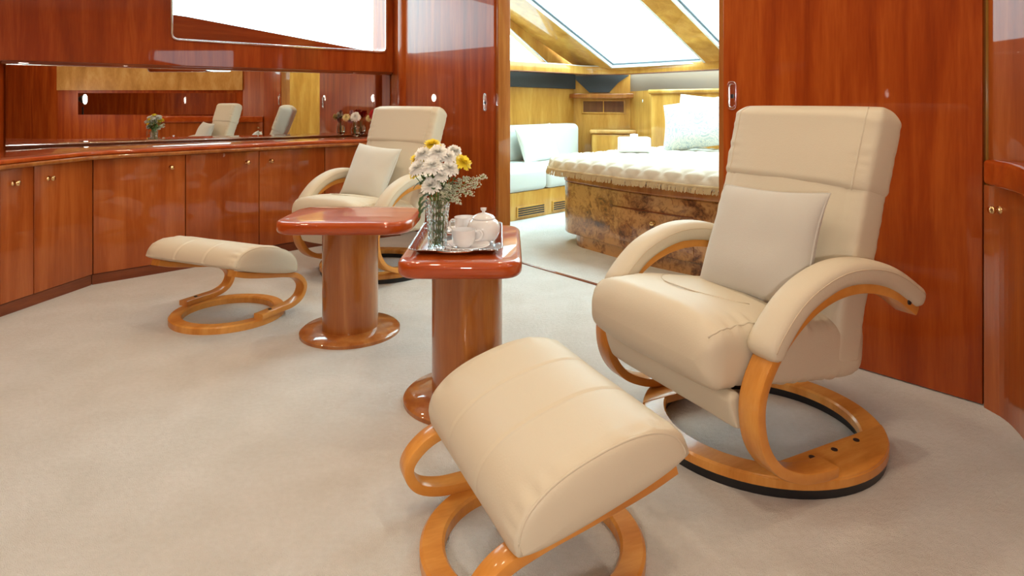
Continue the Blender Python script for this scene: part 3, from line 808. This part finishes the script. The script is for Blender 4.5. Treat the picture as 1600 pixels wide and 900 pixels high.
def sprig(base, neck, tip, label, seedn):
    t = thing('sprig', label, 'greenery', base, 0, 'pale filler sprigs in the crystal vase')
    b0 = Vector(base); P = cr([Vector((0, 0, 0)), Vector(neck)-b0, (Vector(neck)+Vector(tip))*.5-b0+Vector((0, 0, .012)), Vector(tip)-b0], 8)
    V, F = sweep(P, circ(.0012, 5)); mo('stem', V, F, M['stem'], t)
    V = []; F = []; random.seed(seedn)
    for j in range(150):
        i = random.randint(int(len(P)*.45), len(P)-1); q = P[i]; k = i/len(P)
        q = q+Vector([random.uniform(-1, 1)*.020*(1.35-k) for _ in range(3)]); r = random.uniform(.0016, .0032); b = len(V)
        for d in ((r, 0, 0), (0, r, 0), (-r, 0, 0), (0, -r, 0), (0, 0, r), (0, 0, -r)): V.append(q+Vector(d))
        for f in ((0, 1, 4), (1, 2, 4), (2, 3, 4), (3, 0, 4), (1, 0, 5), (2, 1, 5), (3, 2, 5), (0, 3, 5)): F.append(tuple(b+x for x in f))
    tag(mo('buds', V, F, M['sprig'], t), kind='stuff')
for i, tip in enumerate(((.155, -.02, .245), (.135, .0, .215), (.115, -.03, .19), (.10, .02, .235), (.075, -.05, .165), (.045, -.055, .215), (.03, -.06, .19))):
    sprig(vb+Vector((.01, 0, .03)), vb+Vector((.018, -.005, .165)), vb+Vector(tip), ['longest pale sprig reaching furthest right from the crystal vase', 'second longest pale sprig, just below the longest', 'pale sprig drooping at mid length to the right', 'pale sprig rising upright behind the drooping ones', 'lowest pale sprig hanging over the teacups', 'short upright pale sprig close to the white blooms', 'short pale sprig at the vase rim in front'][i], i)
# foliage around the neck
random.seed(3)
t = thing('foliage', 'dark green leaves around the rim of the crystal vase', 'greenery', tuple(vb))
for k in range(26):
    a = random.uniform(0, 2*PI); V = []; F = []
    r0 = random.uniform(.005, .045); z0 = random.uniform(.17, .255)
    leaf_geo(V, F, Vector((r0*math.cos(a), r0*math.sin(a), z0)), Vector((math.cos(a), math.sin(a), random.uniform(-.7, .7))), random.uniform(.035, .055), random.uniform(.010, .016))
    if k < 3: V = []; F = []; leaf_geo(V, F, Vector((-.025, -.03, .19-.02*k)), Vector((-.6, -.4, -.8)), .05, .014)
    mo('leaf', V, F, M['leaf'], t)

# small vases on the worktop by the far corner
random.seed(11)
wz = .736
gr = 'small glass vases on the worktop'
def small_vase(x, y, label, hh):
    t = thing('flower_vase', label, 'vase', (x, y, wz), 0, gr)
    lob('glass_body', [(0, 0), (.022, 0), (.034, .02), (.037, .05), (.030, .08), (.024, .10), (.027, .115), (.0255, .115), (.0225, .10), (.028, .08), (.0345, .05), (.0315, .022), (0, .006)], M['crystal'], t, 32)
    lob('water', [(0, .0065), (.031, .022), (.034, .05), (.029, .075), (0, .075)], M['water'], t, 24)
    for (dx, dy, dz, me, lb, s) in hh:
        flower((x+dx*.1, y+dy*.1, wz+.012), (x+dx*.3, y+dy*.3, wz+.11), (x+dx, y+dy, wz+dz), me, lb, 'flowers in the small worktop vases', s, 2, 'flower', Vector((dx*3, -.9, .4)))
base = Vector(((545-800)/1000, 1))
def wk(u, off):
    return on_mirror(u, off)
q = wk(589, .15); small_vase(q.x, q.y, 'small glass vase with red bloom beside the far recliner', [(-.02, -.03, .175, bloomR, 'large red bloom beside the far recliner', 1.0), (.03, .0, .17, bloomR, 'smaller red bloom behind the large one', .8), (-.06, -.02, .14, bloomP, 'pale yellow bloom between the white and the red one', .9)])
q = wk(556, .15); small_vase(q.x, q.y, 'small glass vase with white bloom on the worktop', [(.0, -.02, .155, bloomW, 'round white bloom on the worktop', 1.3), (-.075, -.01, .15, bloomP, 'pale yellow bloom at the left of the worktop flowers', 1.0), (-.045, .01, .125, bloomM, 'mauve bloom low between white and pale yellow', .9), (-.04, .02, .19, bloomM, 'mauve bud above the pale yellow bloom', .7)])

# ---------------------------------------------------------------- bedroom
SD = Vector((.70, .714)); SN = Vector((-.714, .70)); S0 = Vector((-.134, 5.236)); SA = math.atan2(.714, .70)
def sp(x, y): return S0+SD*x+SN*y
# hull side wall with triangular window
K0 = Vector((-.97, 5.37)); hx0 = .2
wall('wall_hull', tuple(K0), tuple(sp(.2, .8)), 0, H, .06, M['satin'])
h0, h1 = sp(hx0, .80), sp(2.02, .80)
m, L = wallm(tuple(h0), tuple(h1))
X = lambda x: x-hx0
tri = [(.06, 1.40), (X(1.60), 1.40), (X(.755), 1.865), (.06, 2.10)]
o = struct(plate('wall_hull', [(0, 0), (L, 0), (L, 1.41), (0, 2.23)], [tri], -.08, 0, M['satin'], None, m))
w5 = struct(mo('window_5', *sweep([m @ Vector((x, y, .003)) for x, y in tri], rrect(.01, .008, .003), up=(m.to_3x3() @ Vector((0, 0, 1))), closed=True), M['white']))
plate('pane', tri, [], -.05, -.045, M['pane'], w5, m)
# dark blind band below the crown
tag(plate('rolled_blind', [(0, 1.165), (L-.02, 1.15), (L-.02, 1.315), (0, 1.315)], [], 0.002, .03, M['dark'], None, m, bev=.006), 'dark grey blind band along the bedroom wall under the windows', 'blind')
# vent wall
V0, V1 = sp(2.0, .80), Vector((1.31, 7.09))
wall('wall_forward', tuple(V0), tuple(V1), 0, 1.40, .06, M['satin'])
HB0, HB1 = Vector((1.372, 6.30)), Vector((3.2, 4.30))
wall('wall_forward', tuple(V1), tuple(HB0), 0, 1.12, .05, M['satin'])
# shade of the corner recess under the crown, put in as a dark panel
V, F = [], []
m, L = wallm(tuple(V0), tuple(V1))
tag(plate('corner_recess_shadow', [(.0, 1.30), (.0, 1.28), (.18, 1.11), (.40, 1.11), (.50, 1.22), (.62, 1.30)], [], .002, .02, M['dark'], None, m), 'dark panel standing in for the shaded recess in the bedroom corner under the crown', 'blind')
sh = rpoly([(-.07, -.0), (.70, -.0), (.70, .12), (.5, .17), (-.02, .10)], [0, 0, .03, .1, .05])
m2 = Matrix(((m[0][0], m[0][2], 0, m[0][3]), (m[1][0], m[1][2], 0, m[1][3]), (0, 0, 1, 0), (0, 0, 0, 1)))
tag(plate('wall_shelf', sh, [], 1.045, 1.098, M['column'], None, m2, bev=.012), 'narrow curved wooden shelf above the air vent in the bedroom', 'shelf')
# air vent
t = thing('air_vent', 'wooden framed air vent grille under the bedroom shelf', 'vent')
vx0, vx1 = .095, .575
plate('frame', [(vx0, .875), (vx1, .875), (vx1, 1.03), (vx0, 1.03)], [[(vx0+.015, .89), (vx0+.235, .89), (vx0+.235, 1.015), (vx0+.015, 1.015)], [(vx0+.247, .89), (vx1-.015, .89), (vx1-.015, 1.015), (vx0+.247, 1.015)]], 0, .014, M['satin'], t, m, bev=.002)
plate('backing', [(vx0+.01, .885), (vx1-.01, .885), (vx1-.01, 1.02), (vx0+.01, 1.02)], [], .0005, .003, M['black'], t, m)
for k in range(8):
    z = .897+k*.0155; plate('slat', [(vx0+.013, z), (vx1-.013, z), (vx1-.013, z+.006), (vx0+.013, z+.006)], [], .004, .010, M['column'], t, m)
# low cupboard with rounded ledge
tag(rbox('low_cupboard', (.13, .04, 0), (.60, .25, .66), M['satin'], None, .02, 3, Matrix.Translation((V0.x+.03, V0.y-.30, 0)) @ Matrix.Rotation(-.2, 4, 'Z')), 'low satin wood cupboard between sofa and bed', 'cupboard')
tag(rbox('cupboard_ledge', (.11, .02, .662), (.61, .25, .705), M['valance'], None, .016, 3, Matrix.Translation((V0.x+.03, V0.y-.30, 0)) @ Matrix.Rotation(-.2, 4, 'Z')), 'rounded wooden ledge on the low cupboard', 'ledge')
# headboard wall and lacquer panel above
m, L = wallm(tuple(HB0), tuple(HB1))
hbd = tag(plate('headboard', [(0, .0), (L-.5, .0), (L-.5, 1.085), (0, 1.085)], [], -.06, 0, M['satin'], None, m, bev=.004), 'tall satin wood headboard behind the bed pillows', 'headboard')
mo('cap_rail', *sweep([m @ Vector((x, 1.105, -.02)) for x in (-.02, .3, 1.2, L-.5)], rrect(.045, .022, .018, 4)), M['satin'], hbd)
wall('wall_forward', tuple(V1+Vector((.0, .02))), tuple(V1+(HB1-HB0).normalized()*3.1), .0, 1.40, .05, M['gloss_panel'])
# crown
cx0 = sp(-.30, .56)
crown = cr([(cx0.x, cx0.y, 1.345), ((cx0.x+.45)/2, (cx0.y+6.58)/2, 1.345), (.45, 6.58, 1.345), (.72, 6.92, 1.345), (1.05, 7.0, 1.345), (1.32, 6.80, 1.345), (1.93, 5.98, 1.345), (3.2, 4.50, 1.345)], 8)
o = struct(mo('trim_6', *sweep(crown, rrect(.085, .042, .008, 2)), M['satin'], None, True, 40))
o = struct(mo('trim_7', *sweep([p+Vector((0, 0, .046)) for p in crown], rrect(.075, .005, .003, 2)), M['white'], None, True, 40))
o = struct(mo('trim_8', *sweep([p-Vector((0, 0, .044)) for p in crown], rrect(.088, .004, .003, 2)), M['socle'], None, True, 40))
# roof glazing plane
Q0 = Vector((.9, 7.1, 1.385)); qd = Vector((.664, -.747, 0)); ad = Vector((-.72, -.69, .45)).normalized(); k_s = math.sqrt(.72**2+.69**2+.45**2)
nn_ = qd.cross(ad).normalized()
mR = Matrix(((qd.x, ad.x, nn_.x, Q0.x), (qd.y, ad.y, nn_.y, Q0.y), (qd.z, ad.z, nn_.z, Q0.z), (0, 0, 0, 1)))
if nn_.z < 0: pass
SL = 2.0*k_s
g1 = [(.30, .03), (1.42, .03), (1.42, SL-.1), (.30, SL-.1)]; g2 = [(1.70, .03), (2.9, .03), (2.9, SL-.1), (1.70, SL-.1)]
struct(plate('roof', [(-.16, -.05), (3.7, -.05), (3.7, SL), (-.30, SL)], [g1, g2], -.03, .03, M['satin'], None, mR))
for k, g in enumerate((g1, g2)):
    o = struct(mo('window_%d' % (6+k), *sweep([mR @ Vector((x, y, 0)) for x, y in g], rrect(.014, .034, .004), up=nn_, closed=True), M['white']))
    o2 = plate('pane', g, [], -.004, .004, M['pane'], o, mR)
    gi = [(g[0][0]+.022, g[0][1]+.022), (g[1][0]-.022, g[1][1]+.022), (g[2][0]-.022, g[2][1]-.022), (g[3][0]+.022, g[3][1]-.022)]
    V, F = sweep([mR @ Vector((x, y, 0)) for x, y in gi], rrect(.0035, .010, .002), up=nn_, closed=True); mo('gasket', V, F, M['dark'], o)
e0 = mR @ Vector((-.30, SL, 0)); e1 = mR @ Vector((3.7, SL, 0))
zc = e0.z
a1 = CR+BD*1.5-BN*.06; a0 = K0-Vector((.05, 0))
struct(plate('ceiling', [(e0.x, e0.y), (e1.x, e1.y), tuple(a1), tuple(a0)], [], zc-.005, zc+.045, M['ceiling']))
wall('wall_bedroom', (3.15, 4.35), tuple(CR+BD*1.3-BN*.1), 0, 2.4, .06, M['satin'])

# sofa
t = thing('sofa', 'white leather built-in sofa along the bedroom wall', 'sofa', (S0.x, S0.y, 0), SA)
sx0 = -.22
rbox('base', (sx0, .0, 0), (1.80, .74, .235), M['satin'], t, .004)
for k, (a, b) in enumerate(((sx0, .62), (.62, 1.70))):
    rbox('seat_cushion', (a+.003, -.03, .237), (b-.003, .60, .435), M['sofa'], t, .045, 5)
for k, (a, b) in enumerate(((sx0, .42), (.42, 1.80))):
    rbox('back_cushion', (a+.003, .54, .41), (b-.003, .745, .775), M['sofa'], t, .06, 5)
for k, (a, b) in enumerate(((-.18, .14), (.24, .60), (.70, .98))):
    g = rbox('vent_grille', (a, -.012, .022), (b, .002, .115), M['satin'], t, .002)
    for j in range(4): rbox('slot', (a+.015, -.014, .034+j*.019), (b-.015, -.010, .045+j*.019), M['black'], g, 0)
def bpillow(name, label, x, y, z, rz, tilt, sx, sy, th, mat, seed, spin=0, cat='cushion'):
    m = Matrix.Translation((x, y, z)) @ Matrix.Rotation(rz, 4, 'Z') @ Matrix.Rotation(math.radians(tilt), 4, 'X') @ Matrix.Rotation(math.radians(spin), 4, 'Z')
    return tag(pillow_mesh(name, sx, sy, th, mat, None, m, seed), label, cat)
q = sp(.98, .42); bpillow('cushion', 'square white cushion leaning on the sofa beside the bed', q.x, q.y, .60, SA, 72, .52, .36, .14, M['white_pillow'], 21, 4)
q = sp(.20, .42); bpillow('cushion', 'white cushion on the sofa at the left of the doorway', q.x, q.y, .59, SA, 70, .36, .34, .13, M['white_pillow'], 25, -6)

# bed: frame of local x along front, y toward head
BX = Vector((.68, -.733)); BY = Vector((.733, .68)); BA = math.atan2(-.733, .68)
B0 = Vector((.385, 4.50))
t = thing('bed', 'island bed base in glossy burl walnut with a drawer', 'bed', (B0.x, B0.y, 0), BA)
def bow(x0, x1, y1, d, r, n=14):
    pts = []
    # front bowed toward -y, rounded corners
    pts += [(x0, y1)]
    for k in range(9):
        a = PI+PI/2*k/8; pts.append((x0+r+r*math.cos(a), r+r*math.sin(a)+.0))
    for k in range(1, n):
        s = k/n; pts.append((x0+r+(x1-x0-2*r)*s, -d*math.sin(PI*s)))
    for k in range(9):
        a = 1.5*PI+PI/2*k/8; pts.append((x1-r+r*math.cos(a), r+r*math.sin(a)))
    pts += [(x1, y1)]
    return pts
plate('plinth', bow(-.03, 1.72, 1.55, .07, .22), [], 0, .10, M['burl'], t)
plate('side_panels', bow(-.14, 1.82, 1.65, .10, .22), [], .08, .44, M['burl'], t, None, bev=.01)
plate('top_rail', bow(-.15, 1.83, 1.66, .105, .22), [], .44, .495, M['column'], t, None, bev=.012)
# drawer on the bowed front
fp = [Vector((x, y)) for x, y in bow(-.14, 1.82, 1.65, .10, .22)[9:24]]
def on_front(x):
    for a, b in zip(fp, fp[1:]):
        if a.x <= x <= b.x: return a.lerp(b, (x-a.x)/(b.x-a.x))
    return fp[-1]
dv = []; df = []
nx = 16; xs = [.44+.62*k/nx for k in range(nx+1)]
for x in xs:
    q = on_front(x)
    for z in (.13, .333):
        dv.append((q.x, q.y-.006, z)); dv.append((q.x, q.y+.01, z))
for i in range(nx):
    b = i*4; c = b+4
    df += [(b, c, c+2, b+2), (b+1, b+3, c+3, c+1), (b+2, c+2, c+3, b+3), (b, b+1, c+1, c)]
df += [(0, 2, 3, 1), (nx*4, nx*4+1, nx*4+3, nx*4+2)]
dr = mo('drawer', dv, df, M['burl'], t, False)
q = on_front(.80)
V, F = lathe([(0, 0), (.014, 0), (.006, .004), (.006, .014), (.015, .019), (.016, .026), (.010, .032), (0, .033)], 16)
rot = Vector((0, 0, 1)).rotation_difference(Vector((0, -1, 0))).to_matrix()
mo('knob', [rot @ Vector(v)+Vector((q.x, q.y-.006, .275)) for v in V], F, M['brass'], dr)
bv = [(x, on_front(x).y) for x in (.43, 1.07)]
mo('shadow_gap', *sweep([Vector((x, on_front(x).y-.0055, .340)) for x in xs], rrect(.003, .003, .001)), M['socle'], dr)
# quilt
t = thing('quilt', 'ivory quilted bedspread with fringed hem on the bed', 'quilt', (B0.x, B0.y, 0), BA)
def qS(a, s):
    # a along width -.0..; s from front hem, up, over the top to the head
    x = -.22+2.16*a; fall = .085; Ls = fall+1.62; d = s*Ls; r = .06
    lx = min(1, max(0, (x+.22)/.07)); rx = min(1, max(0, (1.94-x)/.12))
    y0 = -.07-.10*math.sin(PI*min(1, max(0, a)))+.22*(1-math.sqrt(max(0, 1-(1-min(1, a/.13))**2)))
    if d < fall: z = .528+d; y = y0-.02+.02*(d/fall)**2
    else: y = y0+(d-fall); z = .613
    k = (d-fall)/r
    if -1 < k < 1: z -= .018*(1-abs(k))**2*1.0; y += .010*(1-abs(k))
    ed = math.sqrt(max(0, 1-(1-lx)**2))
    if lx < 1: z = .528+(z-.528)*ed
    qx = x*7.2; qy = d*7.2
    q = min(abs(((qx+qy) % 1)-.5), abs(((qx-qy) % 1)-.5)); puff = .014*(min(1, (.5-q)*4)) if False else .009*min(1, (min(((qx+qy) % 1), 1-((qx+qy) % 1))*5))*min(1, (min(((qx-qy) % 1), 1-((qx-qy) % 1))*5))
    z += puff if d > fall*.7 else 0; y -= puff if d <= fall else 0
    z += .006*noise.noise(Vector((x*4, d*4, 2)))
    return Vector((x, y, z))
qo = surf(qS, 170, 130, False, 'cover', M['quilt'], t, cap=False)
# left flank hanging down
def qL(a, s):
    p = qS(0, .09+.91*a); return Vector((p.x-.02*s+.008*math.sin(a*60), p.y, .47-.02*s-(.0)))
V = []; F = []; random.seed(5)
for j in range(620):
    a = j/620; p = qS(a, 0.0); n2 = random.uniform(-.006, .006); l = random.uniform(.024, .034); b = len(V)
    V += [(p.x-.003, p.y-.006, p.z+.008), (p.x+.003, p.y-.006, p.z+.008), (p.x+n2+.003, p.y-.012+n2, p.z-l), (p.x+n2-.003, p.y-.012+n2, p.z-l)]; F.append((b, b+1, b+2, b+3))
for j in range(420):
    p = qS(0, .02+.98*j/420); n2 = random.uniform(-.006, .006); l = random.uniform(.024, .034); b = len(V)
    V += [(p.x-.004, p.y-.003, p.z+.008), (p.x-.004, p.y+.003, p.z+.008), (p.x-.010+n2, p.y+n2+.003, p.z-l), (p.x-.010+n2, p.y+n2-.003, p.z-l)]; F.append((b, b+1, b+2, b+3))
tag(mo('fringe', V, F, M['fringe'], t, False), kind='stuff')
tube('hem_cord', [qS(0, 1-k/60*.98) for k in range(60)]+[qS(k/120, .004) for k in range(121)], .010, M['fringe'], t, 8)
# mattress under the cover
tag(plate('mattress', bow(.0, 1.80, 1.62, .09, .2), [], .497, .59, M['white'], None, Matrix.Translation((B0.x, B0.y, 0)) @ Matrix.Rotation(BA, 4, 'Z'), bev=.02), 'mattress under the quilted bedspread', 'mattress')
# pillows on bed
bpillow('bed_pillow', 'large white patterned pillow at the front of the bed head', 1.50, 5.05, .835, BA+.12, 68, .66, .42, .18, M['pattern_pillow'], 31, 10, 'pillow')
bpillow('bed_pillow', 'ivory pillow with gold edge behind the patterned one', 1.66, 5.30, .85, BA+.05, 70, .70, .42, .16, M['quilt'], 35, -4, 'pillow')
t = thing('tissue_box', 'pale blue-white tissue box on the bed', 'box', (.935, 4.90, .622), math.radians(-4))
rbox('box', (-.12, -.06, 0), (.12, .06, .112), M['white'], t, .012, 3)
V = []; F = []
for j in range(7):
    for i in range(9):
        u = i/8; v = j/6; V.append((-.03+.06*u, .012*math.sin(u*7)*(1-v*.4)+.006*v, .108+.032*v*(1-.3*abs(u-.5))))
for j in range(6):
    for i in range(8): a = j*9+i; F.append((a, a+1, a+10, a+9))
mo('tissue', V, F, M['petal_white'], t)
tag(rbox('wall_switch', (0, 0, 0), (.028, .006, .03), M['white'], None, .002, 2, Matrix.Translation((1.345, 6.62, 1.0)) @ Matrix.Rotation(-1.45, 4, 'Z')), 'small white switch on the bedroom wall right of the vent', 'switch')

# ---------------------------------------------------------------- ceiling lights
def downlight(x, y, z, power, i):
    t = thing('ceiling_light', 'round recessed ceiling light '+LIGHT_AT[i], 'light', (x, y, z), 0, 'recessed saloon ceiling lights')
    lob('rim', [(.045, 0), (.058, 0), (.058, -.006), (.045, -.010), (.045, 0)], M['brass'], t, 28)
    lob('lens', [(0, -.004), (.045, -.004)], M['lamp'], t, 24)
    l = bpy.data.lights.new('lamp', 'AREA'); l.shape = 'DISK'; l.size = .085; l.energy = power; l.color = (1, .80, .57); l.spread = math.radians(150)
    o = bpy.data.objects.new('lamp', l); C.objects.link(o); o.parent = t; o.location = (0, 0, -.012)
LIGHT_AT = ['above the left cabinets', 'above the bend of the worktop', 'above the far recliner', 'left of the far footstool', 'above the empty pedestal table', 'in front of the doorway', 'above the left floor', 'above the middle floor', 'above the tea tray', 'above the right recliner', 'right beside the camera', 'left behind the camera', 'in the rear left corner', 'in the rear right corner', 'at the middle of the rear']
i = 0
for x, y in ((-2.3, 2.6), (-1.6, 3.6), (-.9, 4.3), (-1.5, 2.1), (-.7, 2.9), (0, 3.5), (-1.9, .8), (-.5, 1.4), (.35, 2.3), (.95, 1.55), (.3, .6), (-.9, -.2), (-2.1, -.8), (.4, -1.2), (-.7, -1.5)):
    downlight(x, y, H, LAMP_POWER, i); i += 1

# photographer's studio lamp: it stands behind the camera and shows in the long mirror
t = thing('studio_lamp', 'round studio lamp on a black stand, seen only in the long mirror', 'lamp', (-.30, -1.05, 0))
lob('base', [(0, 0), (.16, 0), (.16, .012), (.02, .02), (0, .02)], M['black'], t, 32)
lob('pole', [(.012, .02), (.012, .93), (0, .93)], M['black'], t, 16)
aim = (Matrix.Translation((0, .03, 1.05)) @ Matrix.Rotation(math.radians(90), 4, 'X'))
V, F = lathe([(0, -.08), (.03, -.07), (.078, .0), (.084, .0), (.036, -.085), (0, -.09)], 32)
mo('reflector', [aim @ Vector((v[0], v[1], -v[2]+.0)) for v in V], F, M['black'], t)
V, F = lathe([(0, .0), (.077, .0)], 32)
mo('diffuser', [aim @ Vector((v[0], v[1], -.002)) for v in V], F, M['studio'], t)
l = bpy.data.lights.new('lamp', 'AREA'); l.shape = 'DISK'; l.size = .155; l.energy = 22; l.color = (1, .91, .80)
o = bpy.data.objects.new('lamp', l); C.objects.link(o); o.parent = t; o.matrix_local = aim @ Matrix.Translation((0, 0, -.006))
